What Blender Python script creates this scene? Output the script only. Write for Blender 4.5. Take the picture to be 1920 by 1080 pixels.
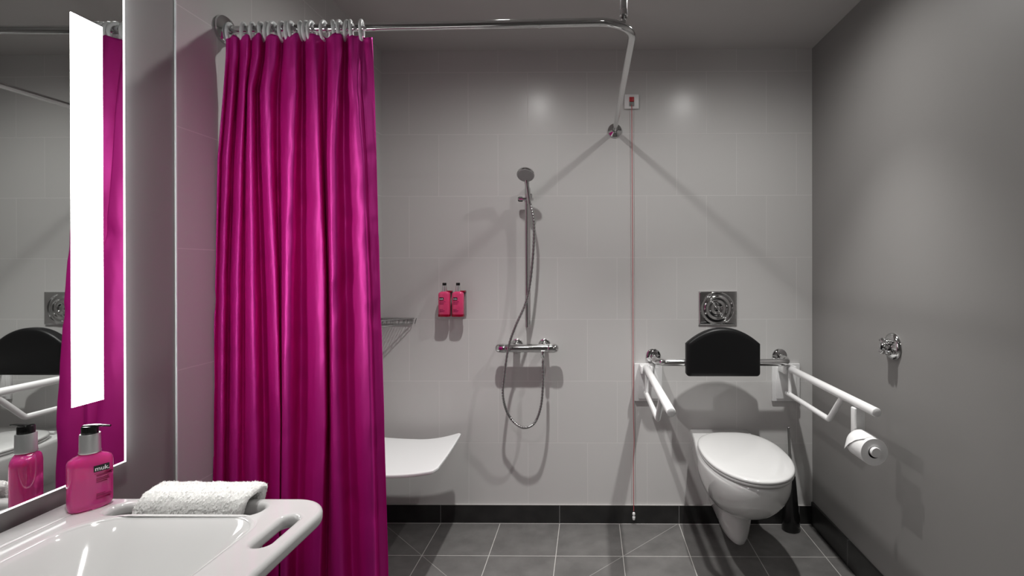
import bpy, bmesh, math, random
from mathutils import Vector, Matrix, noise
PI = math.pi
for o in list(bpy.data.objects): bpy.data.objects.remove(o)
sc = bpy.context.scene
C = sc.collection

# ------------------------------------------------------------------ camera
YAW, PITCH, ROLL = -0.0101, -0.0021, -0.0016
CZ = 1.2873; F = 968.83; PX = 1096.17; PY = 504.06
f_ = Vector((math.sin(YAW)*math.cos(PITCH), math.cos(YAW)*math.cos(PITCH), math.sin(PITCH)))
r0 = Vector((math.cos(YAW), -math.sin(YAW), 0)); u0 = r0.cross(f_)
r_ = math.cos(ROLL)*r0+math.sin(ROLL)*u0; u_ = -math.sin(ROLL)*r0+math.cos(ROLL)*u0
cd = bpy.data.cameras.new('camera'); cam = bpy.data.objects.new('camera', cd); C.objects.link(cam)
m = Matrix((r_, u_, -f_)).transposed().to_4x4(); m.translation = (0, 0, CZ)
cam.matrix_world = m
cd.sensor_width = 36; cd.lens = F/1920*36
cd.shift_x = -(PX-960)/1920; cd.shift_y = (PY-540)/1920
cd.clip_start = .02
sc.camera = cam

# ------------------------------------------------------------------ world, exposure, ceiling spots, added fill lamps
w = bpy.data.worlds.new('world'); sc.world = w; w.use_nodes = True
w.node_tree.nodes['Background'].inputs[0].default_value = (1, 1, 1, 1)
w.node_tree.nodes['Background'].inputs[1].default_value = 0.0
sc.view_settings.view_transform = 'Standard'; sc.view_settings.look = 'None'
sc.view_settings.gamma = 1; sc.view_settings.use_curve_mapping = False
sc.view_settings.exposure = 0.10
D = 2.604; L = -1.0517; RW = 1.1155; H = 2.384; YB = -1.3   # room
YE = 1.3066   # where tiling on the left wall starts
SPOTS_AND_FILLS = [(.609, 1.832), (-.328, 1.832), (.45, -.70), (-.62, .66)]  # shower and toilet spots first, then added fill lamps without fixtures
def spot_or_fill(x, y, kind, energy, size, cone=170):
    ld = bpy.data.lights.new('ceiling_spot_or_fill', kind); ld.energy = energy; ld.color = (1, .985, .96)
    if kind == 'SPOT': ld.spot_size = math.radians(cone); ld.spot_blend = 1; ld.shadow_soft_size = size
    else: ld.shape = 'DISK'; ld.size = size
    lo = bpy.data.objects.new('ceiling_spot_or_fill', ld); lo.location = (x, y, H-.012); C.objects.link(lo)
for x, y in SPOTS_AND_FILLS:
    if y > 1:   # reflector lamps: a strong middle beam inside a wide spill
        spot_or_fill(x, y, 'SPOT', 88, .022, 80); spot_or_fill(x, y, 'SPOT', 27, .022, 172)
    elif x > 0: spot_or_fill(x, y, 'AREA', 7, .30)  # soft fill added behind the camera, lifts the right wall
    else: spot_or_fill(x, y, 'SPOT', 46, .05, 122)   # added lamp over the washbasin, brightens left wall and sink
STRIP_E = 12.5

# ------------------------------------------------------------------ helpers
ORG = {}
def org(p): return ORG.get(p.name, Vector((0, 0, 0))) if p else Vector((0, 0, 0))
def meta(o, label=None, cat=None, group=None, kind=None):
    if label: o['label'] = label
    if cat: o['category'] = cat
    if group: o['group'] = group
    if kind: o['kind'] = kind
    return o
def thing(name, loc, label, cat, group=None):
    o = bpy.data.objects.new(name, None); C.objects.link(o); o.location = loc
    o.empty_display_size = .05
    ORG[o.name] = Vector(loc)
    return meta(o, label, cat, group)
def mo(name, vf, mat, parent=None, smooth=True, angle=40, bev=0, seg=2, sub=0):
    """one mesh object from world coordinates"""
    vs, fs = vf
    og = org(parent)
    me = bpy.data.meshes.new(name)
    bm = bmesh.new()
    bv = [bm.verts.new(Vector(v)-og) for v in vs]
    for f in fs:
        try: bm.faces.new([bv[i] for i in f])
        except ValueError: pass
    bmesh.ops.recalc_face_normals(bm, faces=bm.faces)
    if bev:
        es = [e for e in bm.edges if len(e.link_faces) == 2 and e.calc_face_angle(0) > math.radians(30)]
        bmesh.ops.bevel(bm, geom=es, offset=bev, segments=seg, affect='EDGES', profile=.5, clamp_overlap=True)
    for f in bm.faces: f.smooth = smooth
    for e in bm.edges:
        if len(e.link_faces) == 2 and e.calc_face_angle(0) > math.radians(angle): e.smooth = False
    bm.to_mesh(me); bm.free()
    o = bpy.data.objects.new(name, me); C.objects.link(o)
    if isinstance(mat, (list, tuple)):
        for q in mat: me.materials.append(q)
    else: me.materials.append(mat)
    if parent: o.parent = parent; ORG[o.name] = og
    else: ORG[o.name] = Vector((0, 0, 0))
    if sub:
        s = o.modifiers.new('s', 'SUBSURF'); s.levels = sub; s.render_levels = sub
    return o
def join(*vfs):
    V = []; Fc = []
    for v, f in vfs:
        b = len(V); V += [Vector(q) for q in v]; Fc += [[i+b for i in t] for t in f]
    return V, Fc
def box(x0, x1, y0, y1, z0, z1):
    v = [(x, y, z) for z in (z0, z1) for y in (y0, y1) for x in (x0, x1)]
    return v, [(0, 1, 3, 2), (4, 5, 7, 6), (0, 1, 5, 4), (2, 3, 7, 6), (0, 2, 6, 4), (1, 3, 7, 5)]
def loft(rings, cap0=True, cap1=True, closed=True):
    V = []; Fc = []; n = len(rings[0])
    for r in rings: V += [Vector(q) for q in r]
    for i in range(len(rings)-1):
        for j in range(n if closed else n-1):
            k = (j+1) % n
            Fc.append((i*n+j, i*n+k, (i+1)*n+k, (i+1)*n+j))
    if cap0: Fc.append(tuple(range(n))[::-1])
    if cap1: Fc.append(tuple(range((len(rings)-1)*n, len(rings)*n)))
    return V, Fc
def tube(pts, r, n=16, cap=True, closed=False):
    P = [Vector(p) for p in pts]
    rr = r if isinstance(r, (list, tuple)) else [r]*len(P)
    t0 = (P[1]-P[0]).normalized()
    a = Vector((0, 0, 1)) if abs(t0.z) < .9 else Vector((1, 0, 0))
    nrm = t0.cross(a).normalized(); rings = []
    m_ = len(P)
    for i in range(m_):
        if closed: t = (P[(i+1) % m_]-P[i-1]).normalized()
        else: t = (P[min(i+1, m_-1)]-P[max(i-1, 0)]).normalized()
        nrm = (nrm-t*nrm.dot(t)).normalized(); b = t.cross(nrm)
        rings.append([P[i]+rr[i]*(math.cos(2*PI*k/n)*nrm+math.sin(2*PI*k/n)*b) for k in range(n)])
    if closed:
        rings.append(rings[0]); v, f = loft(rings, False, False)
        N = m_*n
        return v[:N], [tuple(i % N for i in q) for q in f]
    return loft(rings, cap, cap)
def lathe(prof, o, ax=(0, 0, 1), n=32):
    """prof: (r, h) along axis ax from o"""
    ax = Vector(ax).normalized(); a = Vector((1, 0, 0)) if abs(ax.x) < .9 else Vector((0, 1, 0))
    u = ax.cross(a).normalized(); v = ax.cross(u); o = Vector(o)
    return loft([[o+ax*h+max(r, 1e-5)*(math.cos(2*PI*k/n)*u+math.sin(2*PI*k/n)*v) for k in range(n)] for r, h in prof])
def arc(c, r, a0, a1, n, ux=(1, 0, 0), uy=(0, 1, 0)):
    c = Vector(c); ux = Vector(ux); uy = Vector(uy)
    return [c+r*math.cos(a0+(a1-a0)*i/n)*ux+r*math.sin(a0+(a1-a0)*i/n)*uy for i in range(n+1)]
def smooth_path(pts, k=8):
    P = [Vector(p) for p in pts]; P = [2*P[0]-P[1]]+P+[2*P[-1]-P[-2]]; out = []
    for i in range(1, len(P)-2):
        p0, p1, p2, p3 = P[i-1:i+3]
        for s in range(k):
            t = s/k
            out.append(.5*((2*p1)+(-p0+p2)*t+(2*p0-5*p1+4*p2-p3)*t*t+(-p0+3*p1-3*p2+p3)*t**3))
    out.append(P[-2]); return out
def fillet(pts, r, n=8):
    """polyline with rounded corners"""
    P = [Vector(p) for p in pts]; out = [P[0]]
    for i in range(1, len(P)-1):
        a = (P[i-1]-P[i]).normalized(); b = (P[i+1]-P[i]).normalized()
        th = a.angle(b); d = r/math.tan(th/2)
        p0 = P[i]+a*d; p1 = P[i]+b*d; c = P[i]+(a+b).normalized()*(r/math.sin(th/2))
        v0 = p0-c; v1 = p1-c; w_ = v0.angle(v1)
        for k in range(n+1):
            t = k/n
            out.append(c+(math.sin((1-t)*w_)*v0+math.sin(t*w_)*v1)/math.sin(w_))
    out.append(P[-1]); return out
def at(px, py, d):
    """point at depth d (from the camera) seen at photo pixel"""
    return Vector((0, 0, CZ))+d*(f_+(px-PX)/F*r_-(py-PY)/F*u_)

# ------------------------------------------------------------------ materials
MM = {}
def mat(name, col, rough=.5, metal=0, **kw):
    m_ = bpy.data.materials.new(name); m_.use_nodes = True
    b = m_.node_tree.nodes['Principled BSDF']
    b.inputs['Base Color'].default_value = (*col, 1); b.inputs['Roughness'].default_value = rough
    b.inputs['Metallic'].default_value = metal
    for k, v in kw.items(): b.inputs[k.replace('_', ' ')].default_value = v
    MM[name] = m_; return m_
def nd(m_, t, **kw):
    n = m_.node_tree.nodes.new(t)
    for k, v in kw.items(): setattr(n, k, v)
    return n
def mth(m_, op, a, b=None, c=None):
    n = nd(m_, 'ShaderNodeMath', operation=op)
    for i, q in enumerate((a, b, c)):
        if q is None: continue
        if isinstance(q, (int, float)): n.inputs[i].default_value = q
        else: m_.node_tree.links.new(q, n.inputs[i])
    return n.outputs[0]
def coords(m_):
    g = nd(m_, 'ShaderNodeNewGeometry'); s = nd(m_, 'ShaderNodeSeparateXYZ')
    m_.node_tree.links.new(g.outputs['Position'], s.inputs[0])
    return s.outputs[0], s.outputs[1], s.outputs[2], g.outputs['Position']
def line(m_, a, period, off, half):
    d = mth(m_, 'PINGPONG', mth(m_, 'SUBTRACT', a, off), period/2)
    return mth(m_, 'LESS_THAN', d, half)
def mixc(m_, fac, a, b):
    n = nd(m_, 'ShaderNodeMix', data_type='RGBA')
    for i, q in ((0, fac), (6, a), (7, b)):
        if isinstance(q, (int, float)): n.inputs[i].default_value = q
        elif isinstance(q, tuple): n.inputs[i].default_value = (*q, 1)
        else: m_.node_tree.links.new(q, n.inputs[i])
    return n.outputs[2]
def noise_fac(m_, pos, scale, detail=3, lo=.35, hi=.65):
    n = nd(m_, 'ShaderNodeTexNoise'); n.inputs['Scale'].default_value = scale; n.inputs['Detail'].default_value = detail
    m_.node_tree.links.new(pos, n.inputs['Vector'])
    r = nd(m_, 'ShaderNodeMapRange'); r.inputs[1].default_value = lo; r.inputs[2].default_value = hi
    m_.node_tree.links.new(n.outputs[0], r.inputs[0]); return r.outputs[0]
def bump(m_, h, strength, dist=.001, inv=False):
    b = nd(m_, 'ShaderNodeBump', invert=inv); b.inputs['Strength'].default_value = strength; b.inputs['Distance'].default_value = dist
    m_.node_tree.links.new(h, b.inputs['Height'])
    m_.node_tree.links.new(b.outputs[0], m_.node_tree.nodes['Principled BSDF'].inputs['Normal'])
def setc(m_, s, inp='Base Color'): m_.node_tree.links.new(s, m_.node_tree.nodes['Principled BSDF'].inputs[inp])

TH = .3113; Z0 = .0933
def tile_mat(name, col, grout, axis, ph):
    m_ = mat(name, col, .22)
    x, y, z, p = coords(m_); a = x if axis == 'x' else y
    row = mth(m_, 'FLOOR', mth(m_, 'DIVIDE', mth(m_, 'SUBTRACT', z, Z0), TH))
    odd = mth(m_, 'FLOORED_MODULO', row, 2)
    hz = line(m_, z, TH, Z0, .0014)
    vt = line(m_, mth(m_, 'SUBTRACT', a, mth(m_, 'MULTIPLY', odd, .15)), .3, ph, .0012)
    g = mth(m_, 'MAXIMUM', hz, vt)
    # slight tone change from tile to tile
    tid = mth(m_, 'FLOOR', mth(m_, 'DIVIDE', mth(m_, 'SUBTRACT', mth(m_, 'SUBTRACT', a, mth(m_, 'MULTIPLY', odd, .15)), ph), .3))
    wn = nd(m_, 'ShaderNodeTexWhiteNoise', noise_dimensions='2D'); cb = nd(m_, 'ShaderNodeCombineXYZ')
    m_.node_tree.links.new(tid, cb.inputs[0]); m_.node_tree.links.new(row, cb.inputs[1]); m_.node_tree.links.new(cb.outputs[0], wn.inputs['Vector'])
    c1 = mixc(m_, mth(m_, 'MULTIPLY', wn.outputs[0], .5), col, tuple(q*.95 for q in col))
    setc(m_, mixc(m_, g, c1, grout))
    setc(m_, mth(m_, 'ADD', .27, mth(m_, 'MULTIPLY', g, .4)), 'Roughness'); m_.node_tree.nodes['Principled BSDF'].inputs['Specular IOR Level'].default_value = .3
    bump(m_, mth(m_, 'ADD', mth(m_, 'MULTIPLY', g, -1), mth(m_, 'MULTIPLY', noise_fac(m_, p, 6, 1), .25)), .35, .0012)
    return m_
TILE = (.60, .595, .585)
M_tb = tile_mat('tile_back', TILE, (.68, .67, .66), 'x', .587)
M_tl = tile_mat('tile_left', TILE, (.68, .67, .66), 'y', .1)
def paint(name, col, rough=.6):
    m_ = mat(name, col, rough); x, y, z, p = coords(m_)
    bump(m_, noise_fac(m_, p, 260, 4, .2, .8), .12, .0006); 
    setc(m_, mixc(m_, noise_fac(m_, p, 1.6, 3), col, tuple(q*.95 for q in col)))
    return m_
M_paint = paint('grey_paint', (.245, .238, .232), .5)
M_ceil = paint('ceiling_paint', (.48, .465, .455), .7)
def floor_mat():
    m_ = mat('floor_tile', (.12, .12, .12), .35); x, y, z, p = coords(m_)
    JX = -.1541
    g = mth(m_, 'MAXIMUM', line(m_, x, .3, JX, .0016), line(m_, y, .3, D, .0016))
    # diagonal cuts falling towards the shower drain
    cx, cy = -.3041, 1.854
    dx = mth(m_, 'ABSOLUTE', mth(m_, 'SUBTRACT', x, cx)); dy = mth(m_, 'ABSOLUTE', mth(m_, 'SUBTRACT', y, cy))
    dg = mth(m_, 'LESS_THAN', mth(m_, 'ABSOLUTE', mth(m_, 'SUBTRACT', dx, dy)), .0018)
    inn = mth(m_, 'LESS_THAN', mth(m_, 'MAXIMUM', dx, dy), .7499)
    g2 = mth(m_, 'MULTIPLY', mth(m_, 'MULTIPLY', dg, inn), .55)
    g = mth(m_, 'MAXIMUM', g, g2)
    c = mixc(m_, noise_fac(m_, p, 9, 6, .3, .7), (.108, .105, .102), (.155, .151, .147))
    setc(m_, mixc(m_, g, c, (.50, .49, .47)))
    setc(m_, mth(m_, 'ADD', .34, mth(m_, 'MULTIPLY', noise_fac(m_, p, 25, 4), .16)), 'Roughness')
    bump(m_, mth(m_, 'MULTIPLY', g, -1), .4, .001)
    return m_
M_floor = floor_mat()
def skirt_mat(name, axis, off):
    m_ = mat(name, (.018, .018, .018), .28); x, y, z, p = coords(m_)
    g = line(m_, x if axis == 'x' else y, .6, off, .0014)
    c = mixc(m_, noise_fac(m_, p, 14, 5), (.014, .014, .014), (.024, .0235, .023))
    setc(m_, mixc(m_, g, c, (.20, .2, .2))); return m_
M_skb = skirt_mat('skirting_back', 'x', -.1541); M_skr = skirt_mat('skirting_right', 'y', 2.23)
M_grout = mat('grout', (.42, .41, .40), .8)
M_chrome = mat('chrome', (.62, .62, .62), .09, 1)
M_steel = mat('brushed_steel', (.42, .42, .42), .28, 1)
M_hose = mat('hose_steel', (.45, .45, .45), .25, 1)
M_ceramic = mat('ceramic', (.62, .62, .615), .08, 0, Coat_Weight=.3)
M_white = mat('white_plastic', (.80, .80, .80), .3)
M_wring = mat('ring_plastic', (.78, .80, .80), .3)
M_black = mat('black_pad', (.004, .004, .0045), .42, 0, Specular_IOR_Level=.3)
M_blackg = mat('black_gloss', (.008, .008, .008), .14)
M_mirror = mat('mirror_glass', (.80, .82, .81), .012, 1)
M_paper = mat('paper', (.82, .82, .82), .85)
M_card = mat('card', (.05, .045, .04), .9)
M_red = mat('red_plastic', (.45, .02, .03), .4)
M_cord = mat('red_cord', (.5, .09, .10), .6)
M_greyp = mat('grey_plastic', (.22, .23, .22), .4)
M_spray = mat('spray_face', (.38, .38, .38), .35, .3)
M_silver = mat('satin_silver', (.74, .75, .75), .36, .85)
M_seatw = mat('seat_plastic', (.78, .79, .79), .35)
M_lbl = mat('label_ink', (.01, .008, .01), .5)
M_text = mat('label_print', (.30, .01, .10), .5)
M_wt = mat('label_white', (.85, .85, .85), .5)
def emis(name, col, s):
    m_ = mat(name, (.8, .8, .8), .5)
    b = m_.node_tree.nodes['Principled BSDF']; b.inputs['Emission Color'].default_value = (*col, 1); b.inputs['Emission Strength'].default_value = s
    return m_
M_strip = emis('light_panel', (1, .98, .96), STRIP_E); M_edge = emis('edge_light', (1, 1, 1), 1.6)
M_glow = emis('glow_rim', (.90, .97, 1), 16)
M_lamp = emis('lamp_lens', (1, .97, .92), 26)
def bottle_mat():
    m_ = mat('pink_bottle', (1.0, .10, .44), .03, 0, IOR=1.36, Transmission_Weight=.5, Coat_Weight=.4, Subsurface_Weight=.5, Subsurface_Scale=.03)
    m_.node_tree.nodes['Principled BSDF'].inputs['Subsurface Radius'].default_value = (1, .25, .5)
    return m_
M_bottle = bottle_mat()
M_wbottle = mat('pink_bottle_small', (.95, .09, .25), .12, 0, Transmission_Weight=.25)
M_clearp = mat('clear_holder', (.75, .65, .68), .1, 0, Transmission_Weight=.6)
def curtain_mat():
    m_ = mat('curtain_satin', (.52, .0009, .22), .6, 0, Specular_IOR_Level=.2)
    b = m_.node_tree.nodes['Principled BSDF']
    x, y, z, p = coords(m_)
    mp = nd(m_, 'ShaderNodeMapping'); mp.inputs['Scale'].default_value = (1, 1, .35)
    m_.node_tree.links.new(p, mp.inputs[0])
    n1 = noise_fac(m_, mp.outputs[0], 17, 2, .3, .7)
    bump(m_, n1, .3, .010)
    nb = [n for n in m_.node_tree.nodes if n.type == 'BUMP'][0]
    # satin sheen of the weave, and thin cloth that lets a little light through
    out = m_.node_tree.nodes['Material Output']; lk = m_.node_tree.links
    gl = nd(m_, 'ShaderNodeBsdfGlossy'); gl.inputs[0].default_value = (1, .11, .60, 1); gl.inputs['Roughness'].default_value = .47
    lk.new(nb.outputs[0], gl.inputs['Normal'])
    tr = nd(m_, 'ShaderNodeBsdfTranslucent'); tr.inputs[0].default_value = (.5, .0005, .16, 1)
    m1 = nd(m_, 'ShaderNodeMixShader'); m1.inputs[0].default_value = .36
    lk.new(b.outputs[0], m1.inputs[1]); lk.new(gl.outputs[0], m1.inputs[2])
    mx = nd(m_, 'ShaderNodeMixShader'); mx.inputs[0].default_value = .10
    lk.new(m1.outputs[0], mx.inputs[1]); lk.new(tr.outputs[0], mx.inputs[2]); lk.new(mx.outputs[0], out.inputs[0])
    return m_
M_curtain = curtain_mat()
def towel_mat():
    m_ = mat('terry', (.90, .90, .88), .95); m_.node_tree.nodes['Principled BSDF'].inputs['Sheen Weight'].default_value = .4
    x, y, z, p = coords(m_); bump(m_, noise_fac(m_, p, 420, 3, .2, .8), .5, .0012); return m_
M_towel = towel_mat()

# ------------------------------------------------------------------ the room
def struct(name, vf, mt, **kw): return meta(mo(name, vf, mt, smooth=False, **kw), kind='structure')
struct('floor', box(L-.1, RW+.1, YB-.1, D+.1, -.1, 0), M_floor)
struct('ceiling', box(L-.1, RW+.1, YB-.1, D+.1, H, H+.1), M_ceil)
struct('wall_back', box(L-.1, RW+.1, D, D+.1, 0, H), M_tb)
struct('wall_right', box(RW, RW+.1, YB, D, 0, H), M_paint)
struct('wall_rear', box(L-.1, RW+.1, YB-.1, YB, 0, H), M_paint)
struct('wall_left', box(L-.1, L, YE, D, 0, H), M_tl)
struct('wall_left_painted', box(L-.1, L-.0035, YB, YE, 0, H), M_paint)
struct('trim_1', box(L-.01, L+.0012, YE-.003, YE, 0, H), mat('edge_trim', (.75, .75, .75), .3))
struct('baseboard_back', box(L, RW, D-.009, D, 0, .0925), M_skb, bev=.001)
struct('baseboard_right', box(RW-.010, RW, YB, D-.009, 0, .115), M_skr, bev=.001)
struct('trim_2', box(L, RW, D-.0095, D, .0925, .0945), M_grout)
struct('trim_3', box(L, RW-.01, D-.0115, D-.009, 0, .0022), M_grout)

# ------------------------------------------------------------------ ceiling downlights
names = ['over the toilet', 'over the shower', 'added as fill behind the camera', 'added as fill over the washbasin']
for i, (x, y) in enumerate(SPOTS_AND_FILLS[:2]):
    t = thing('recessed_downlight', (x, y, H), 'small round recessed ceiling downlight '+names[i], 'ceiling light')
    mo('lamp_lens', lathe([(0, -.001), (.026, -.001), (.026, -.003), (0, -.003)], (x, y, H)), M_lamp, t)
    mo('trim_ring', lathe([(.028, -.001), (.040, -.001), (.042, -.004), (.040, -.007), (.030, -.006), (.028, -.001)], (x, y, H)), M_white, t)

# ------------------------------------------------------------------ mirror with light panels
MX = -1.042; my0, my1 = .42, 1.146; mz0, mz1 = .855, 2.05
t = thing('lighted_mirror', (MX, (my0+my1)/2, mz0), 'tall wall mirror with a glowing white vertical light panel and lit edges', 'mirror')
mo('mirror_backing', box(L-.0035, MX-.005, my0+.012, my1-.012, mz0+.012, mz1-.012), M_greyp, t)
mo('glow_rim', join(box(L-.0025, MX-.0055, my1-.012, my1-.007, mz0+.012, mz1-.012)), M_glow, t, smooth=False)
mo('mirror_glass', box(MX-.005, MX, my0, my1, mz0, mz1), M_mirror, t, smooth=False)
e_ = .0035
mo('lit_edge', join(box(MX-.003, MX+.0008, my1-e_, my1, mz0, mz1), box(MX-.003, MX+.0008, my0, my0+e_, mz0, mz1),
   box(MX-.003, MX+.0008, my0, my1, mz0, mz0+.0028)), M_edge, t, smooth=False)
mo('light_panel', box(MX-.003, MX+.0012, 1.0265, 1.093, 1.008, 1.802), M_strip, t, smooth=False)

t.rotation_euler = (0, 0, math.radians(-.36))   # hangs very slightly askew
# ------------------------------------------------------------------ washbasin
def rrect(x0, x1, y0, y1, r, n=10):
    pts = []
    rs = r if isinstance(r, (list, tuple)) else [r]*4
    for (cx, cy, a, q) in ((x1-rs[0], y1-rs[0], 0, rs[0]), (x0+rs[1], y1-rs[1], PI/2, rs[1]), (x0+rs[2], y0+rs[2], PI, rs[2]), (x1-rs[3], y0+rs[3], 1.5*PI, rs[3])):
        for k in range(n+1): pts.append((cx+q*math.cos(a+PI/2*k/n), cy+q*math.sin(a+PI/2*k/n)))
    return pts
SZ = .82   # top of rim
bx0, bx1, by0, by1 = -1.040, -.515, .40, 1.046
outer = rrect(bx0, bx1, by0, by1, [.075, .012, .012, .075], 14)
slot_h = rrect(-.5775, -.546, .862, .972, .0155, 8)
slot_t = rrect(-.935, -.638, .974, 1.020, .022, 8)
slot_h2 = rrect(-.5775, -.546, .474, .584, .0155, 8)
bowl = rrect(-.935, -.615, .487, .960, [.055, .075, .075, .055], 12)
cu = bpy.data.curves.new('tmp', 'CURVE'); cu.dimensions = '2D'; cu.fill_mode = 'BOTH'
T_ = .0135; BV = .0095
cu.extrude = T_-BV; cu.bevel_depth = BV; cu.bevel_resolution = 4; cu.offset = -BV
for pl in (outer, slot_h, slot_t, slot_h2, bowl):
    s = cu.splines.new('POLY'); s.points.add(len(pl)-1); s.use_cyclic_u = True
    for i, (x, y) in enumerate(pl): s.points[i].co = (x, y, 0, 1)
tmp = bpy.data.objects.new('tmp', cu); C.objects.link(tmp)
bpy.context.view_layer.update()
dg = bpy.context.evaluated_depsgraph_get()
me = bpy.data.meshes.new_from_object(tmp.evaluated_get(dg))
rim_v = [v.co.copy()+Vector((0, 0, SZ-T_)) for v in me.vertices]; rim_f = [tuple(p.vertices) for p in me.polygons]
bpy.data.objects.remove(tmp)
def ringz(x0, x1, y0, y1, r, z, n=12): return [(x, y, z) for x, y in rrect(x0, x1, y0, y1, r, n)]
bw = []
for o_, dz in ((.0112, .0003), (.0085, -.0001), (.0050, -.0014), (.0010, -.0040), (-.004, -.009), (-.012, -.019), (-.022, -.033), (-.036, -.053), (-.050, -.073), (-.064, -.092), (-.078, -.108), (-.094, -.121), (-.112, -.129), (-.132, -.132)):
    rr_ = [max(.02, q+o_*.35) for q in (.055, .075, .075, .055)]
    oy = o_ if o_ > 0 else o_*1.45
    bw.append(ringz(-.935-o_, -.615+o_, .487-oy, .960+oy*1.1, rr_, SZ+dz))
bowl_in = loft(bw, False, True)
ob = [[(x+(.012 if x > -.75 else -.005)*1.0, y+(.012 if y > .72 else -.012), z-.012) for x, y, z in r] for r in bw]
bowl_out = loft(ob[4:], False, True)
apron = box(-1.04, -1.005, .42, 1.03, SZ-.13, SZ-.02)
t = thing('washbasin', (-.78, .72, SZ-.14), 'white ceramic washbasin with slots cut in its rim, fixed under the mirror', 'sink')
mo('basin', join((rim_v, rim_f), bowl_in), M_ceramic, t, angle=50)
mo('basin_underside', join(bowl_out, apron), M_ceramic, t)
mo('raised_ledge', box(-1.040, -.984, by0+.004, 1.030, SZ-.004, SZ+.0014), M_ceramic, t, bev=.0012, seg=3)
mo('waste_cover', lathe([(.0, 0), (.03, 0), (.032, .002), (.03, .004), (0, .005)], (-.775, .71, SZ-.1318)), M_chrome, t)

# ------------------------------------------------------------------ folded towel over the basin rail
def towel():
    random.seed(3)
    prof = []  # (y,z) closed outline of the cross-section: over the bar between slot and far edge
    yb = 1.033
    cl = []
    for y, z in [(.992, .800), (.9925, .818), (.995, .832), (1.004, .841), (1.02, .844), (1.038, .844), (1.052, .838), (1.058, .824), (1.058, .79), (1.058, .75), (1.058, .70)]: cl.append((y, z))
    P = smooth_path([(0, a, b) for a, b in cl], 6)
    half = .0085
    n = len(P); out = []; inn = []
    for i in range(n):
        tt = (P[min(i+1, n-1)]-P[max(i-1, 0)]).normalized(); nn = Vector((0, -tt.z, tt.y))
        if nn.dot(Vector((0, -1, 1))) < 0 and i < n//2: nn = -nn
        out.append(P[i]+nn*half); inn.append(P[i]-nn*half)
    # rounded ends
    ring = out+inn[::-1]
    # resample densely
    X0, X1 = -.877, -.664; NX = 130; rings = []
    dense = []
    for i in range(len(ring)):
        a, b = ring[i], ring[(i+1) % len(ring)]; k = max(1, int((b-a).length/.0017))
        for s in range(k): dense.append(a.lerp(b, s/k))
    m_ = len(dense)
    for ix in range(NX+1):
        s = ix/NX; x = X0+(X1-X0)*s; ed = min(s, 1-s)*NX
        shr = 1 if ed > 5 else math.sqrt(max(.06, 1-((5-ed)/5.2)**2))
        cen = []
        r = []
        for j, q in enumerate(dense):
            i2 = j
            k = min(range(0, n, 2), key=lambda kk: (P[kk]-q).length_squared) if ix == 0 else near[j]
            if ix == 0: cen.append(k)
            c = P[k]
            d = (q-c)*shr
            a = .0016*(noise.noise(Vector((x*260, q.y*260, q.z*260))))+random.gauss(0, .0007)+.0018*noise.noise(Vector((x*40, q.y*40, q.z*40)))
            dn = d.normalized() if d.length > 1e-6 else Vector((0, 0, 1))
            r.append(Vector((x+random.gauss(0, .0006)+(.3*(SZ+.022-q.z)*(-1) if q.z > .79 else -.015), (c+d+dn*a).y, (c+d+dn*a).z)))
        if ix == 0: near = cen
        rings.append(r)
    return loft(rings)
vf = towel()
tw = mo('folded_towel', vf, M_towel); meta(tw, 'small folded white terry towel draped through the slot of the washbasin rim', 'towel')
# loose terry loops standing off the cloth
random.seed(8)
V = []; Fc = []
base = vf[0]
for k in range(34000):
    p = Vector(random.choice(base)); d = Vector((random.gauss(0, 1), random.gauss(0, 1)-.4, random.gauss(0, 1)+.5)).normalized()
    if p.z < .79: continue
    l = random.uniform(.0012, .0030); s = d.orthogonal().normalized()*.00022
    b = len(V); V += [p-s, p+s, p+d*l+s*.5, p+d*l-s*.5]; Fc.append((b, b+1, b+2, b+3))
fz = mo('terry_loops', (V, Fc), M_towel, tw); fz['kind'] = 'stuff'

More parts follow.
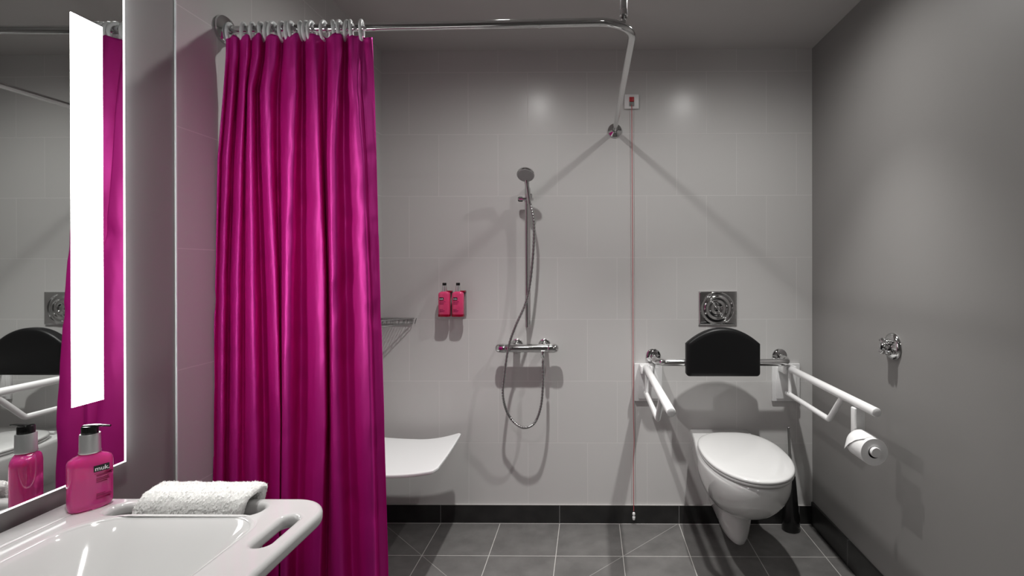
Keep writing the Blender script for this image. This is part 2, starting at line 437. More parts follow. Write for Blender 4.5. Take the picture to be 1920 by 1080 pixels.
# ------------------------------------------------------------------ pump bottle on the basin
def oval(a, b, z, n=48, p=2.6):
    r = []
    for k in range(n):
        t_ = 2*PI*k/n; c, s = math.cos(t_), math.sin(t_)
        r.append((a*math.copysign(abs(c)**(2/p), c), b*math.copysign(abs(s)**(2/p), s), z))
    return r
def text_mesh(txt, size, M, ext=.0002):
    cu = bpy.data.curves.new('t', 'FONT'); cu.body = txt; cu.size = size; cu.extrude = ext; cu.align_x = 'CENTER'; cu.align_y = 'CENTER'
    cu.offset = size*.012; cu.resolution_u = 4
    o = bpy.data.objects.new('t', cu); C.objects.link(o); bpy.context.view_layer.update()
    me = bpy.data.meshes.new_from_object(o.evaluated_get(bpy.context.evaluated_depsgraph_get()))
    vf_ = ([M @ v.co for v in me.vertices], [tuple(p.vertices) for p in me.polygons])
    bpy.data.objects.remove(o); return vf_
def pump_bottle():
    a, b = .0375, .0225; h = .112
    t = thing('pump_bottle', (0, 0, 0), 'translucent pink pump soap bottle standing on the washbasin in front of the mirror', 'soap bottle')
    rings = [oval(a*.86, b*.80, 0), oval(a*.93, b*.9, .0015), oval(a*.97, b*.97, .005), oval(a, b, .012), oval(a, b, .05), oval(a, b, .095),
             oval(a*.99, b*.97, .101), oval(a*.93, b*.93, .107), oval(a*.74, b*.86, .112), oval(a*.5, b*.78, .1155, p=2.2), oval(.0175, .0165, .118, p=2), oval(.0165, .0165, .122, p=2)]
    body = mo('bottle_body', loft(rings), M_bottle, t)
    g = .0022
    air = [oval(a-g*1.6, b-g*1.6, .066), oval(a-g, b-g, .0668), oval(a-g, b-g, .094), oval(a*.93, b*.86, .100), oval(a*.72, b*.75, .1085), oval(a*.45, b*.6, .112, p=2.2), oval(.012, .012, .115, p=2)]
    v, f = loft(air)
    cav = mo('air_pocket', (v, f), M_bottle, body)
    for p_ in cav.data.polygons: p_.flip()
    mo('dip_tube', tube([(0, 0, .008), (0, 0, .118)], .0028, 10), M_clearp, body)
    mo('collar', lathe([(.0165, .119), (.0185, .119), (.0190, .121), (.0180, .124), (.0175, .158), (.0168, .160), (.0, .160)], (0, 0, 0)), M_silver, t)
    pm = mo('pump_head', lathe([(.0, .158), (.0142, .158), (.0145, .160), (.0145, .174), (.0135, .1765), (0, .1775)], (0, 0, 0)), M_blackg, t)
    mo('nozzle', loft([[(x, w_*math.cos(q), z+hh*math.sin(q)) for q in [2*PI*k/14 for k in range(14)]] for x, w_, z, hh in
        ((-.010, .009, .1765, .0028), (.006, .0085, .177, .003), (.018, .0052, .1768, .0028), (.032, .0038, .1762, .0024), (.040, .0030, .1752, .0022))]), M_blackg, pm)
    for v_ in bpy.context.scene.collection.objects['nozzle'].data.vertices: v_.co = Matrix.Rotation(math.radians(-52), 3, 'Z') @ v_.co
    # label on the front (local -y side)
    lab = mo('label', box(-.0005, .0255, -b-.0005, -b+.0035, .079, .0925), M_lbl, t, smooth=False)
    Mt = Matrix.Translation((.0135, -b-.0007, .0852)) @ Matrix.Rotation(PI/2, 4, 'X')
    mo('lettering', text_mesh('muk.', .0125, Mt), M_wt, lab, smooth=False)
    for z, x0, x1, hh in ((.0745, .001, .031, .0004), (.069, .004, .030, .0028), (.063, .004, .024, .0016), (.0592, .004, .026, .0016), (.0555, .004, .022, .0014),
                          (.030, .004, .018, .0016), (.0255, .004, .029, .002), (.0205, .004, .027, .0014)):
        x = x0; rows = []
        while x < x1:
            w_ = random.uniform(.0012, .0034)
            if hh < .0005: w_ = x1-x0
            rows.append(box(x, min(x+w_, x1), -b-.0006, -b+(.004 if x < .022 else .008), z, z+hh)); x += w_*.8
        mo('print_line', join(*rows), M_text, t, smooth=False)
    return t
bt = pump_bottle()
bt.scale = (.9, .9, .9); bt.location = (-.977, .999, SZ+.0016); bt.rotation_euler = (0, 0, math.radians(60))

# ------------------------------------------------------------------ curtain rail
RZ = 1.970; RR = .0115
t = thing('curtain_rail', (L, 1.474, RZ), 'chrome L-shaped shower curtain rail hung from ceiling and walls', 'curtain rail')
pa = fillet([(L, 1.474, RZ), (.126, 1.434, RZ), (.126, D, RZ+.006)], .10, 14)
mo('pole', tube(pa, RR, 20), M_chrome, t)
mo('coupling', tube([(-.142, 1.444, RZ), (-.134, 1.4437, RZ)], RR+.0012, 20), M_chrome, t)
mo('wall_flange', lathe([(0, 0), (.038, 0), (.040, .003), (.040, .010), (.034, .017), (.018, .020), (.0135, .022), (.0135, .030)], (L, 1.474, RZ), (1, 0, 0)), M_chrome, t)
mo('wall_flange', lathe([(0, 0), (.034, 0), (.036, .003), (.034, .010), (.022, .016), (.0145, .020), (.0135, .030)], (.126, D, RZ+.006), (0, -1, 0)), M_chrome, t)
hx, hy = .097, 1.463
mo('ceiling_hanger', tube([(hx, hy, RZ+.03), (hx, hy, H)], .0102, 18), M_chrome, t)
mo('hanger_joint', lathe([(.006, .008), (.006, .016), (.009, .018), (.010, .024), (.0075, .027), (.0118, .029), (.0118, .045), (.010, .047)], (hx, hy, RZ)), M_chrome, t)
mo('ceiling_flange', lathe([(.0, 0), (.035, 0), (.035, .006), (.02, .012), (.0, .014)], (hx, hy, H), (0, 0, -1)), M_chrome, t)

# ------------------------------------------------------------------ curtain rings
RPX = [426, 453, 470, 490, 499, 510, 529, 539, 548, 564, 575, 584, 608.5, 628, 640, 650, 660, 680]
ORD = ['first', 'second', 'third', 'fourth', 'fifth', 'sixth', 'seventh', 'eighth', 'ninth', 'tenth', 'eleventh', 'twelfth', 'thirteenth', 'fourteenth', 'fifteenth', 'sixteenth', 'seventeenth']
random.seed(5)
nc = 40
ring_vf = tube([(0, .0225*math.cos(2*PI*k/nc), .0265*math.sin(2*PI*k/nc)) for k in range(nc)], .0050, 10, closed=True)
ring0 = None
def rail_y(X): return 1.474-(X-L)*.04/(.126-L)
for i, px in enumerate(RPX):
    X = (px-1096)/969*1.47
    X -= .0
    if ring0 is None: ring0 = mo('curtain_ring', ring_vf, M_wring); o = ring0
    else: o = ring0.copy(); C.objects.link(o)
    o.location = (X-.0101*1.47, rail_y(X), RZ-.0265+.0054+RR)
    o.rotation_euler = (0, random.uniform(-.12, .12), random.uniform(.0, .35))
    lab = ('white plastic curtain ring, %s from the left end of the rail' % ORD[i]) if i < 17 else 'white plastic curtain ring at the right end, apart from the others'
    meta(o, lab, 'curtain ring', 'rings along the curtain rail')

# ------------------------------------------------------------------ curtain
YS = [62, 100, 170, 295, 520, 795, 1060, 1230]
K = {  # fold lines in photo pixels, each at the heights in YS
 'e0': [421, 420, 415, 404, 399, 390, 387, 386],
 'r1': [437, 437, 431, 421, 412, 409, 405, 403],
 'r2': [458, 458, 454, 447, 440, 436, 430, 428],
 'r3': [481, 479, 466, 466, 468, 471, 474, 474],
 'r4': [509, 507, 497, 500, 512, 520, 516, 514],
 'r5': [552, 550, 548, 541, 533, 528, 524, 522],
 'r6': [588, 588, 589, 594, 604, 605, 592, 588],
 'r7': [634, 634, 628, 620, 621, 623, 630, 634],
 'r8': [660, 661, 664, 675, 684, 690, 696, 700],
 'e9': [697, 699, 702, 705, 710, 718, 725, 728]}
order = ['e0', 'r1', 'r2', 'r3', 'r4', 'r5', 'r6', 'r7', 'r8', 'e9']
AMP = {  # depth of each ridge towards the camera, and the valley to its right
 'e0': (.000, .018), 'r1': (.014, .022), 'r2': (.014, .016), 'r3': (.024, .024), 'r4': (.020, .026), 'r5': (.028, .028), 'r6': (.026, .026), 'r7': (.030, .020), 'r8': (.013, .016), 'e9': (-.022, .0)}
def lerp_tab(tab, y):
    for i in range(len(YS)-1):
        if y <= YS[i+1]:
            t_ = (y-YS[i])/(YS[i+1]-YS[i]); t_ = max(0, t_)
            # smooth tangent
            p0 = tab[max(i-1, 0)]; p1 = tab[i]; p2 = tab[i+1]; p3 = tab[min(i+2, len(YS)-1)]
            return p1+(p2-p1)*t_
    return tab[-1]
def curtain():
    NV = 260; per = 26; rings = []
    for j in range(NV+1):
        s = j/NV; y = 64+(1230-64)*s
        d0 = 1.452-.035*min(1, s*1.2)
        z = CZ-(y-PY)/F*d0
        kn = [lerp_tab(K[q], y) for q in order]
        amp = .68+.40*min(1, s*2.0)
        row = []
        for i in range(len(order)-1):
            a0, v0 = AMP[order[i]]; a1, _ = AMP[order[i+1]]
            # the fold at r4 fades out lower down
            if order[i] == 'r4': f = 1-.55*min(1, max(0, (s-.2)/.35)); a0 *= f
            if order[i+1] == 'r4': f = 1-.55*min(1, max(0, (s-.2)/.35)); a1 *= f
            if order[i] == 'r3': v0 *= 1+.1*s
            for k in range(per):
                t_ = k/per
                # valley sits right of the middle so the left-facing flank is the steep one
                vt = .42
                if t_ < vt: q = t_/vt; e = .5-.5*math.cos(PI*q**1.55); dep = -a0+(a0+v0)*e
                else: q = (t_-vt)/(1-vt); e = .5-.5*math.cos(PI*(1-(1-q)**1.35)); dep = v0-(a1+v0)*e
                px = kn[i]+(kn[i+1]-kn[i])*t_
                nz = .006*noise.noise(Vector((px*.012, y*.0045, 2.0)))*min(1, s*5)+.0016*noise.noise(Vector((px*.04+y*.01, y*.012, 5.)))*min(1, .3+s*3)
                # pinched header
                hd_ = max(0, 1-s/.11); hd_ = hd_*hd_*(3-2*hd_)
                dep = dep*(1-.3*hd_)+.0045*math.sin(px*.36+1)*hd_
                # creases pulled down from the hooks, and soft crumples lower down
                cr = noise.noise(Vector((px*.022+y*.010, y*.016-px*.010, 9.)))
                dep += .0075*max(0, cr-.05)*(1.25-s)
                row.append((px, dep*amp+nz))
        row.append((kn[-1], .022*amp))
        r = []
        for px, dep in row:
            d = d0+dep
            # sag of the top edge between the hooks
            zz = z
            if j < 14: zz = z-(1-j/14)*.006*abs(math.sin(px*.13))
            X = (px-PX)/F*d + d*math.sin(YAW)
            r.append((max(X, L+.004), d, zz))
        rings.append(r)
    return loft(rings, False, False, closed=False)
cvf = curtain()
cur = mo('shower_curtain', cvf, M_curtain, angle=180); meta(cur, 'long satin magenta shower curtain hanging in folds from the chrome rail', 'curtain')
sd = cur.modifiers.new('s', 'SOLIDIFY'); sd.thickness = .0012

# ------------------------------------------------------------------ shower slide bar, hand shower, mixer
BX = -.311; BY = 2.545
t = thing('shower_slide_bar', (BX, D, 1.0), 'vertical chrome slide bar on the tiled wall above the shower mixer', 'shower rail')
mo('pole', tube([(BX, BY, .995), (BX, BY, 1.700)], .0092, 18), M_chrome, t)
for z in (1.015, 1.685):
    mo('wall_mount', lathe([(.012, 0), (.012, .02), (.009, .03), (.009, D-BY)], (BX, D, z), (0, -1, 0)), M_chrome, t)
sl = mo('slider', join(box(BX-.040, BX+.034, BY-.020, BY+.012, 1.618, 1.632)), M_chrome, t, bev=.005, seg=3)
mo('slider_knob', lathe([(.008, 0), (.012, .003), (.012, .020), (.009, .024)], (BX-.018, BY-.002, 1.625), (-1, 0, 0)), M_blackg, sl)
mo('slider_holder', lathe([(.012, -.014), (.015, -.010), (.015, .012), (.012, .018)], (BX+.018, BY-.036, 1.63), (0, -.22, 1)), M_chrome, sl)
t = thing('hand_shower', (BX+.02, BY-.04, 1.6), 'chrome hand shower with round head clipped to the slide bar, with coiled hose', 'hand shower')
hb = Vector((BX+.018, BY-.036, 1.600)); ht = Vector((BX+.009, BY-.085, 1.712))
mo('handle', tube(smooth_path([hb, hb.lerp(ht, .35), hb.lerp(ht, .75), ht+Vector((0, -.004, .012))], 5), [.0095]*3+[.010]*4+[.0105]*4+[.012]*4+[.013], 18), M_chrome, t)
ax = Vector((0, -.62, -.78)).normalized(); hc = ht+Vector((0, -.022, .018))
hd = mo('shower_head', lathe([(0, -.020), (.016, -.019), (.032, -.012), (.041, -.002), (.0425, .006), (.040, .010)], hc, ax), M_chrome, t)
mo('spray_face', lathe([(0, .009), (.037, .0095), (.0385, .0105), (.037, .012), (0, .0125)], hc, ax), M_spray, hd)
HP = [(1000, 376), (1001, 420), (1000, 470), (994, 530), (985, 570), (968, 610), (955, 648), (947, 700), (944, 740), (952, 775), (969, 796), (986, 802), (1003, 792), (1014, 762), (1018, 720), (1018, 676)]
pts = [hb+Vector((.004, .0, .0))]+[at(x, y, 2.50 if 3 < i < 13 else 2.505) for i, (x, y) in enumerate(HP) if i > 0]
for i in range(5, 9): pts[i].y = 2.478
pts = smooth_path(pts, 24)
rr = [.0062+.0009*math.sin(i*1.9) for i in range(len(pts))]
mo('hose', tube(pts, rr, 12), M_hose, t)
zM = .893; yM = 2.530
t = thing('shower_mixer', (-.309, D, zM), 'horizontal chrome thermostatic shower mixer bar on the tiled wall', 'shower mixer')
mo('body', tube([(-.411, yM, zM), (-.401, yM, zM), (-.216, yM, zM), (-.206, yM, zM)], .0205, 24), M_chrome, t)
for s in (-1, 1):
    c = -.309; x0 = c+s*.102
    mo('control_knob', lathe([(.0195, 0), (.0215, .002), (.0222, .008), (.0222, .030), (.020, .043), (.013, .051), (0, .054)], (x0, yM, zM), (s, 0, 0)), M_chrome, t)
for X in (-.368, -.229):
    mo('escutcheon', lathe([(.0, 0), (.031, 0), (.032, .004), (.029, .010), (.019, .014), (.017, .016), (.017, D-yM)], (X, D, zM+.006), (0, -1, 0)), M_chrome, t)
mo('hose_outlet', lathe([(.009, 0), (.009, .030), (.0075, .032)], (-.229, 2.512, zM-.012), (0, 0, -1)), M_chrome, t)
tag_b = at(928, 655, 2.53)

# ------------------------------------------------------------------ two soap bottles in wall holders
def wall_bottle(px, lab):
    X = (px-1096)/969*2.57-.0101*2.57
    t = thing('wall_soap_bottle', (X, D, 1.045), lab, 'soap bottle', 'soap bottles on the shower wall')
    z0, z1 = 1.053, 1.170
    y0 = D-.050
    def ov(a, b, z): return [(X+p[0], y0+p[1], z) for p in oval(a, b, 0, 32, 3.4)]
    body = mo('bottle_body', loft([ov(.027, .016, z0), ov(.0288, .018, z0+.004), ov(.0288, .018, z1-.014), ov(.027, .017, z1-.006), ov(.018, .014, z1-.001), ov(.011, .011, z1+.001)]), M_wbottle, t)
    mo('holder_base', loft([ov(.030, .0195, z0-.006), ov(.0305, .020, z0+.003), ov(.0305, .020, z0+.005)]), mat('holder_red', (.25, .0, .02), .3) if 'holder_red' not in MM else MM['holder_red'], t)
    mo('holder_back', box(X-.031, X+.031, D-.012, D, z0-.006, z1), M_clearp, t, bev=.003)
    mo('neck_clip', box(X-.004, X+.031, D-.045, D-.008, z1-.004, z1+.004), MM['holder_red'], t, bev=.001)
    mo('collar', lathe([(.0115, 0), (.0125, .002), (.012, .030), (.0105, .031)], (X, y0, z1)), M_silver, t)
    mo('cap', lathe([(0, 0), (.0095, 0), (.0100, .002), (.0100, .011), (.009, .013), (0, .013)], (X, y0, z1+.031)), M_blackg, t)
    lb = mo('label', box(X-.020, X+.001, y0-.0186, y0-.0170, z1-.042, z1-.0275), M_lbl, t, smooth=False)
    Mt = Matrix.Translation((X-.0095, y0-.0190, z1-.035)) @ Matrix.Rotation(PI/2, 4, 'X')
    mo('lettering', text_mesh('muk.', .0098, Mt), M_wt, lb, smooth=False)
    for dz, w_ in ((-.050, .026), (-.056, .022), (-.062, .018), (-.088, .014), (-.094, .024), (-.099, .022)):
        x = -.019; rows = []
        while x < -.019+w_:
            q = random.uniform(.002, .004); rows.append(box(X+x, X+x+q, y0-.0184, y0-.0172, z1+dz, z1+dz+.0022)); x += q*.8
        mo('print_line', join(*rows), M_text, t, smooth=False)
wall_bottle(834.0, 'left one of two small pink soap bottles in holders on the shower wall')
wall_bottle(859.5, 'right one of two small pink soap bottles in holders on the shower wall')

# ------------------------------------------------------------------ corner wire basket
t = thing('corner_basket', (L, D, 1.0), 'chrome wire corner basket fixed in the left corner of the shower', 'shower basket')
cx, cy = L+.006, D-.006; A = .170
def tri(z, a, r): return tube(fillet([(cx+a*.5, cy, z), (cx+a, cy, z), (cx, cy-a, z), (cx, cy, z), (cx+a*.5-.001, cy, z)], .008, 5), r, 10)
mo('top_rim', join(tri(1.034, A, .0030)), M_steel, t)
mo('bottom_rim', join(tri(1.006, A-.008, .0025)), M_steel, t)
ws = []
for k in range(1, 12):
    s = k/12*(A-.008)
    ws.append(tube([(cx+s, cy, 1.006), (cx+s, cy-(A-.008-s), 1.006)], .0015, 6))
for w_ in ws: mo('base_wire', w_, M_steel, t)
up = []
for k in range(0, 9):
    s = k/8
    up.append(tube([(cx+A*s, cy-A*(1-s), 1.034), (cx+(A-.008)*s, cy-(A-.008)*(1-s), 1.006)], .0015, 6))
    up.append(tube([(cx+A*s, cy, 1.034), (cx+(A-.008)*s, cy, 1.006)], .0015, 6))
for w_ in up: mo('side_wire', w_, M_steel, t)

# ------------------------------------------------------------------ fold-down shower seat
t = thing('shower_bench', (L, 2.28, .46), 'white curved fold-down shower seat fixed to the left wall', 'seat')
def seat():
    rings_t = []; NXs, NYs = 30, 24
    x0, x1, y0, y1 = -1.015, -.617, 2.058, 2.492; r = .03
    def zf(s, w_): return .458+.052*max(0, (s-.45)/.55)**2.0*(.55+.45*w_)*.75+.012*(1-s)**3-.006*math.sin(PI*w_)
    V = []; Fc = []
    for i in range(NXs+1):
        s = i/NXs; x = x0+(x1-x0)*s
        # rounded outer corners
        dx = max(0, x-(x1-r)); ins = r-math.sqrt(max(0, r*r-dx*dx))
        ya, yb = y0+ins, y1-ins
        for j in range(NYs+1):
            w_ = j/NYs; V.append((x, ya+(yb-ya)*w_, zf(s, w_)))
    n = NYs+1
    for i in range(NXs):
        for j in range(NYs): Fc.append((i*n+j, i*n+j+1, (i+1)*n+j+1, (i+1)*n+j))
    N = len(V); th = .016
    V2 = [(x, y, z-th) for x, y, z in V]; F2 = [tuple(q+N for q in f[::-1]) for f in Fc]
    bd = [i*n for i in range(NXs+1)]+[NXs*n+j for j in range(1, n)]+[i*n+NYs for i in range(NXs-1, -1, -1)]+[j for j in range(NYs-1, 0, -1)]
    side = [(bd[i], bd[(i+1) % len(bd)], bd[(i+1) % len(bd)]+N, bd[i]+N) for i in range(len(bd))]
    return V+V2, Fc+F2+side
mo('seat_panel', seat(), M_seatw, t, bev=.005, seg=3)
mo('wall_bracket', box(L, L+.03, 2.13, 2.42, .425, .475), M_seatw, t, bev=.005)
mo('hinge_bar', tube([(L+.035, 2.11, .448), (L+.035, 2.44, .448)], .010, 14), M_chrome, t)

# ------------------------------------------------------------------ alarm pull cord
t = thing('alarm_pull_cord', (.211, D, 1.8), 'white emergency alarm plate with red button and long red pull cord', 'alarm cord')
X = .211; Zc = 2.120
mo('plate', box(X-.036, X+.036, D-.012, D, Zc-.036, Zc+.036), M_white, t, bev=.003, seg=3)
mo('red_button', box(X-.012, X+.012, D-.016, D-.011, Zc-.002, Zc+.022), M_red, t, bev=.002)
mo('cord_outlet', box(X-.012, X+.012, D-.017, D-.011, Zc-.024, Zc-.003), M_greyp, t, bev=.002)
cp = [(X, D-.016, Zc-.016), (X+.001, D-.014, 1.9), (X+.003, D-.014, 1.5), (X+.005, D-.012, 1.0), (X+.006, D-.012, .6), (X+.010, D-.011, .42), (X+.006, D-.014, .30), (X+.007, D-.018, .07)]
mo('cord', tube(smooth_path(cp, 8), .0017, 8), M_cord, t)
mo('cord_weight', lathe([(.002, -.006), (.006, -.004), (.0075, .004), (.0075, .012), (.003, .018), (.0075, .021), (.007, .030), (.002, .034)], (X+.007, D-.018, .030), n=16), M_white, t)

# ------------------------------------------------------------------ flush plate
t = thing('flush_plate', (.641, D, 1.0), 'square chrome flush plate with concentric rings above the black backrest', 'flush plate')
def flush():
    n = 90; x0, x1, z0, z1 = .546, .737, 1.000, 1.168; cx_, cz_ = (x0+x1)/2-.004, (z0+z1)/2-.002
    V = []; Fc = []
    for i in range(n+1):
        for j in range(n+1):
            x = x0+(x1-x0)*i/n; z = z0+(z1-z0)*j/n; r = math.hypot(x-cx_, z-cz_)
            h = .010
            if r < .082:
                h += .0022*math.sin(r*2*PI/.0262+.7)+(-.0035 if r < .03 else 0)*(1-min(1, r/.03))
                h += .003*math.sin(math.atan2(z-cz_, x-cx_)-.6)*min(1, r/.05)*math.exp(-((r-.045)/.02)**2)
            e = min(i, j, n-i, n-j)/4
            if e < 1: h = h-.005*(1-e)**2
            V.append((x, D-h, z))
    m_ = n+1
    for i in range(n):
        for j in range(n): Fc.append((i*m_+j, i*m_+j+1, (i+1)*m_+j+1, (i+1)*m_+j))
    bd = [i*m_ for i in range(m_)]+[n*m_+j for j in range(1, m_)]+[i*m_+n for i in range(n-1, -1, -1)]+[j for j in range(n-1, 0, -1)]
    b = len(V); V += [(V[q][0], D, V[q][2]) for q in bd]
    for i in range(len(bd)): k = (i+1) % len(bd); Fc.append((bd[i], bd[k], b+k, b+i))
    return V, Fc
mo('plate', flush(), M_chrome, t, angle=180)

# ------------------------------------------------------------------ backrest
t = thing('padded_back_support', (.635, D, .85), 'black padded backrest on a chrome wall bar above the toilet', 'backrest')
zb = .834; yb = 2.472
mo('support_bar', tube(fillet([(.318, D, zb+.010), (.318, yb, zb), (.950, yb, zb), (.950, D, zb+.010)], .045, 10), .0170, 20), M_chrome, t)
for x in (.318, .950):
    mo('wall_flange', lathe([(0, 0), (.035, 0), (.037, .003), (.036, .010), (.030, .014), (.018, .016)], (x, D, zb+.010), (0, -1, 0)), M_chrome, t)
def padout():
    x0, x1 = .453, .800; zl, zs, zp = .775, .928, 1.003; pts = []
    for k in range(25):
        s = k/24; x = x1+(x0-x1)*s; pts.append((x, zs+(zp-zs)*(1-abs(2*s-1)**2.1)))
    def rc(cx_, cz_, a0, r=.016): return [(cx_+r*math.cos(a0+PI/2*k/5), cz_+r*math.sin(a0+PI/2*k/5)) for k in range(6)]
    pts += rc(x0+.016, zl+.016, PI)+rc(x1-.016, zl+.016, 1.5*PI)
    return pts
po = padout(); cxp = .6265; czp = .88
def pr(y, s): return [(cxp+(x-cxp)*(1-s/.17), y, czp+(z-czp)*(1-s/.11)) for x, z in po]
mo('pad', loft([pr(2.471, .004), pr(2.468, .001), pr(2.463, 0), pr(2.440, 0), pr(2.432, .0015), pr(2.427, .005), pr(2.424, .010), pr(2.423, .022)]), M_black, t, angle=60)
for x in (.54, .73): mo('pad_clamp', box(x-.012, x+.012, 2.466, 2.49, zb-.02, zb+.02), M_black, t, bev=.003)

# ------------------------------------------------------------------ toilet
TX = .646
def tsec(z, yf, w_, wr, ym, n=36):
    """outline: straight rear part at the wall blending into an egg front. ym = y of widest point"""
    pts = []
    # right side, from wall to widest
    for k in range(10):
        s = k/10; y = D+(ym-D)*s; pts.append((TX+wr+(w_-wr)*(s*s*(3-2*s)), y, z))
    for k in range(n+1):
        a = PI*k/n; c = math.cos(a); s_ = math.sin(a)
        pts.append((TX+w_*math.copysign(abs(c)**.93, c), ym-(ym-yf)*abs(s_)**.93, z))
    for k in range(9, -1, -1):
        s = k/10; y = D+(ym-D)*s; pts.append((TX-wr-(w_-wr)*(s*s*(3-2*s)), y, z))
    return pts
t = thing('toilet', (TX, 2.3, .08), 'white wall-hung toilet with closed lid below the black backrest', 'toilet')
S = [(.474, 1.925, .166, .138, 2.22), (.470, 1.914, .173, .142, 2.22), (.455, 1.908, .176, .143, 2.22), (.43, 1.910, .175, .143, 2.22), (.40, 1.920, .172, .141, 2.22), (.37, 1.940, .165, .138, 2.23),
     (.34, 1.970, .155, .131, 2.25), (.31, 2.010, .141, .121, 2.27), (.285, 2.055, .126, .112, 2.30), (.262, 2.105, .105, .100, 2.33), (.248, 2.145, .089, .090, 2.35), (.240, 2.172, .078, .083, 2.36),
     (.232, 2.186, .0715, .078, 2.36), (.20, 2.192, .068, .071, 2.36), (.16, 2.198, .063, .062, 2.36), (.125, 2.206, .056, .052, 2.36), (.10, 2.218, .046, .040, 2.36), (.087, 2.236, .034, .028, 2.36), (.080, 2.265, .018, .016, 2.36)]
mo('bowl', loft([tsec(*q) for q in S]), M_ceramic, t, angle=60)
def egg(z, g, y1=2.478, yf=1.898, w_=.1795, n=72):
    ym = 2.215; pts = []
    for k in range(n):
        a = 2*PI*k/n; c = math.cos(a); s_ = math.sin(a)
        ww = w_-g
        if s_ < 0: x = ww*math.copysign(abs(c)**.95, c); y = ym+(ym-yf-g)*s_*abs(s_)**-.06 if abs(s_) > 1e-6 else ym
        else:
            e = 2/2.9; x = ww*math.copysign(abs(c)**e, c); y = ym+(y1-g-ym)*abs(s_)**e
            x *= 1-.10*max(0, (y-ym)/(y1-ym))**2
        pts.append((TX+.008+x, y, z))
    return pts
mo('seat', loft([egg(.475, .010), egg(.476, .004), egg(.480, .001), egg(.485, .0015), egg(.487, .006)]), M_ceramic, t, angle=60)
mo('lid', loft([egg(.4885, .006), egg(.490, .001), egg(.495, 0), egg(.499, .002), egg(.5015, .007), egg(.503, .020), egg(.504, .05), egg(.5045, .10)]), M_ceramic, t, angle=60)
for s in (-1, 1): mo('hinge', tube([(TX+s*.05, 2.488, .482), (TX+s*.085, 2.488, .482)], .008, 14), M_ceramic, t)

# ------------------------------------------------------------------ fold-down grab rails
def rail(xc, xp, lab):
    t = thing('folding_grab_rail', (xc, D, .72), lab, 'grab rail', 'grab rails beside the toilet')
    zt = .797; ye = 1.750; yh = 2.515; zl = .672; R1 = .0158; R2 = .0112
    pl = mo('wall_plate', box(xp-.069, xp+.069, D-.014, D, .618, .807), M_white, t, bev=.003, seg=3)
    mo('cover', box(xp-.050, xp+.050, D-.020, D-.013, .632, .790), M_white, pl, bev=.002)
    mo('hinge_bracket', join(box(xc-.030, xc-.018, yh-.015, D-.019, zt-.024, zt+.012), box(xc+.018, xc+.030, yh-.015, D-.019, zt-.024, zt+.012), box(xc-.019, xc+.019, yh+.03, D-.019, zt-.020, zt+.008)), M_white, t, bev=.002)
    mo('upper_bar', tube([(xc, yh+.018, zt), (xc, yh+.015, zt), (xc, ye+.004, zt), (xc, ye+.0015, zt), (xc, ye, zt)], [R1*.9, R1, R1, R1*.97, R1*.84], 22), M_white, t, angle=50)
    mo('lower_bar', tube(fillet([(xc, yh+.03, zl), (xc, 2.10, zl), (xc, 1.985, zt-.004)], .02, 8), R2, 18), M_white, t)
    mo('link_bar', tube([(xc, yh-.008, zl), (xc, yh-.008, zt)], .009, 14), M_white, t)
    return t
rail(.275, .292, 'white folding grab rail left of the toilet, without a paper roll')
rail(.967, .980, 'white folding grab rail right of the toilet, carrying the paper roll')

# ------------------------------------------------------------------ paper roll and holder
t = thing('paper_holder', (.963, 1.84, .66), 'white toilet paper holder clamped under the end of the right grab rail', 'paper holder')
rx, rz = .962, .664
mo('bracket', box(.947, .958, 1.860, 1.888, .665, .782), M_white, t, bev=.004, seg=3)
mo('bracket_plate', box(.957, .994, 1.872, 1.888, .672, .782), M_white, t, bev=.004, seg=3)
mo('spindle', lathe([(.0, 0), (.0155, 0), (.017, .003), (.017, .010), (.0165, .012), (.0165, .130)], (rx, 1.744, rz), (0, 1, 0)), M_white, t)
t = thing('toilet_paper_roll', (rx, 1.81, rz), 'white toilet paper roll with a loose end on the right grab rail', 'toilet paper')
pr_ = [(.0205, 0), (.0455, 0), (.0462, .001), (.0462, .098), (.0455, .099), (.0205, .099)]
v, f = lathe(pr_, (rx, 1.757, rz-.003), (0, 1, 0), 40)
n = 40; f = f[:-2]  # open ends joined below by the core hole
for k in range(n): q = (k+1) % n; f.append((k, q, 5*n+q, 5*n+k))
mo('paper', (v, f), M_paper, t)
mo('core', (lambda a: (a[0], a[1][:-2]))(lathe([(.0204, .0005), (.0204, .0985)], (rx, 1.757, rz-.003), (0, 1, 0), 32)), M_card, t)
v = []; n = 22
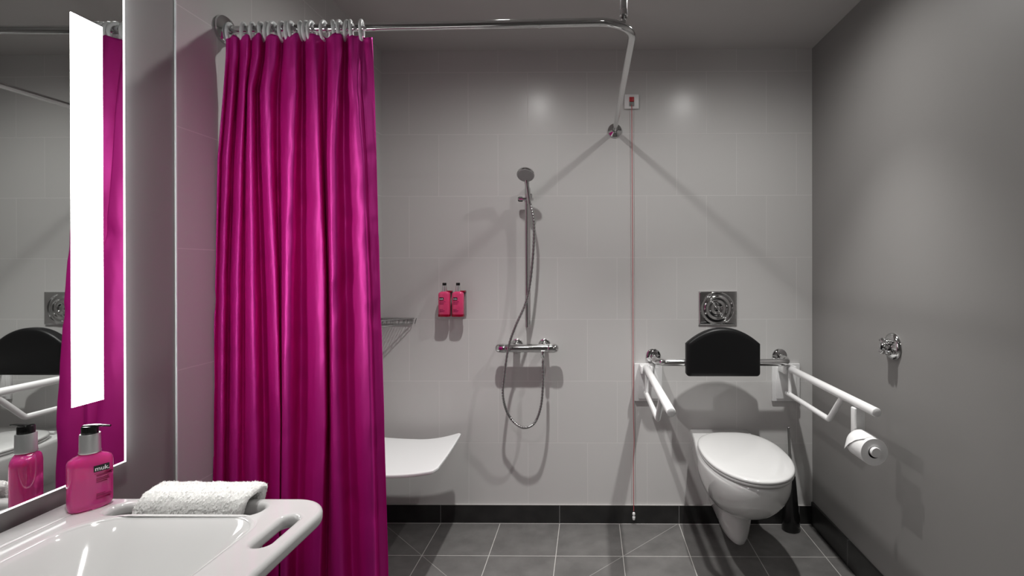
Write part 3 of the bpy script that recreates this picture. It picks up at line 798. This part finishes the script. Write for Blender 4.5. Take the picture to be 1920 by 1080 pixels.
for yy, a1, drop in ((1.772, 118, 0.0), (1.800, 138, .004), (1.830, 158, .014), (1.856, 172, .030)):
    for k in range(n):
        if k < 16: q = math.radians(60+(a1-60)*k/15); p_ = Vector((rx, yy, rz-.003))+.0472*Vector((math.cos(q), 0, math.sin(q)))
        else: p_ = p_+Vector((-.0012, 0, -drop/6))
        v.append(p_)
f = [(m_*n+i_, m_*n+i_+1, (m_+1)*n+i_+1, (m_+1)*n+i_) for m_ in range(3) for i_ in range(n-1)]
lp = mo('loose_sheet', (v, f), M_paper, t); s_ = lp.modifiers.new('s', 'SOLIDIFY'); s_.thickness = .0008

# ------------------------------------------------------------------ toilet brush
X = .985; Y = 2.545
t = thing('toilet_brush', (X, Y, 0), 'black toilet brush in a tall tapered holder in the corner by the toilet', 'toilet brush')
mo('holder', lathe([(0, 0), (.041, 0), (.043, .003), (.042, .06), (.036, .10), (.028, .20), (.022, .262), (.020, .266), (.015, .266)], (X, Y, 0)), M_blackg, t)
mo('handle', tube([(X, Y, .26), (X-.012, Y-.002, .50)], .0065, 14), M_chrome, t)
mo('handle_cap', lathe([(.0065, 0), (.008, .002), (.008, .006), (.005, .009)], (X-.012, Y-.002, .497)), M_chrome, t)

# ------------------------------------------------------------------ valve on the right wall
vy, vz = 1.909, .996
t = thing('stop_valve', (RW, vy, vz), 'round chrome wall valve with a stubby cross handle on the grey wall', 'wall valve')
mo('escutcheon', lathe([(0, 0), (.050, 0), (.051, .003), (.049, .008), (.040, .015), (.026, .020), (.014, .022), (.012, .03)], (RW, vy, vz), (-1, 0, 0)), M_chrome, t)
mo('stem', lathe([(.011, .018), (.011, .022), (.015, .024), (.016, .040), (.012, .046), (0, .048)], (RW, vy, vz), (-1, 0, 0)), M_chrome, t)
ar = []
for k in range(4):
    a = PI/4+k*PI/2; d = Vector((0, math.cos(a), math.sin(a))); c = Vector((RW-.030, vy, vz))
    ar.append(lathe([(.007, .008), (.008, .018), (.011, .025), (.0115, .031), (.007, .035), (0, .036)], c, d, 16))
mo('cross_handle', join(*ar), M_chrome, t)
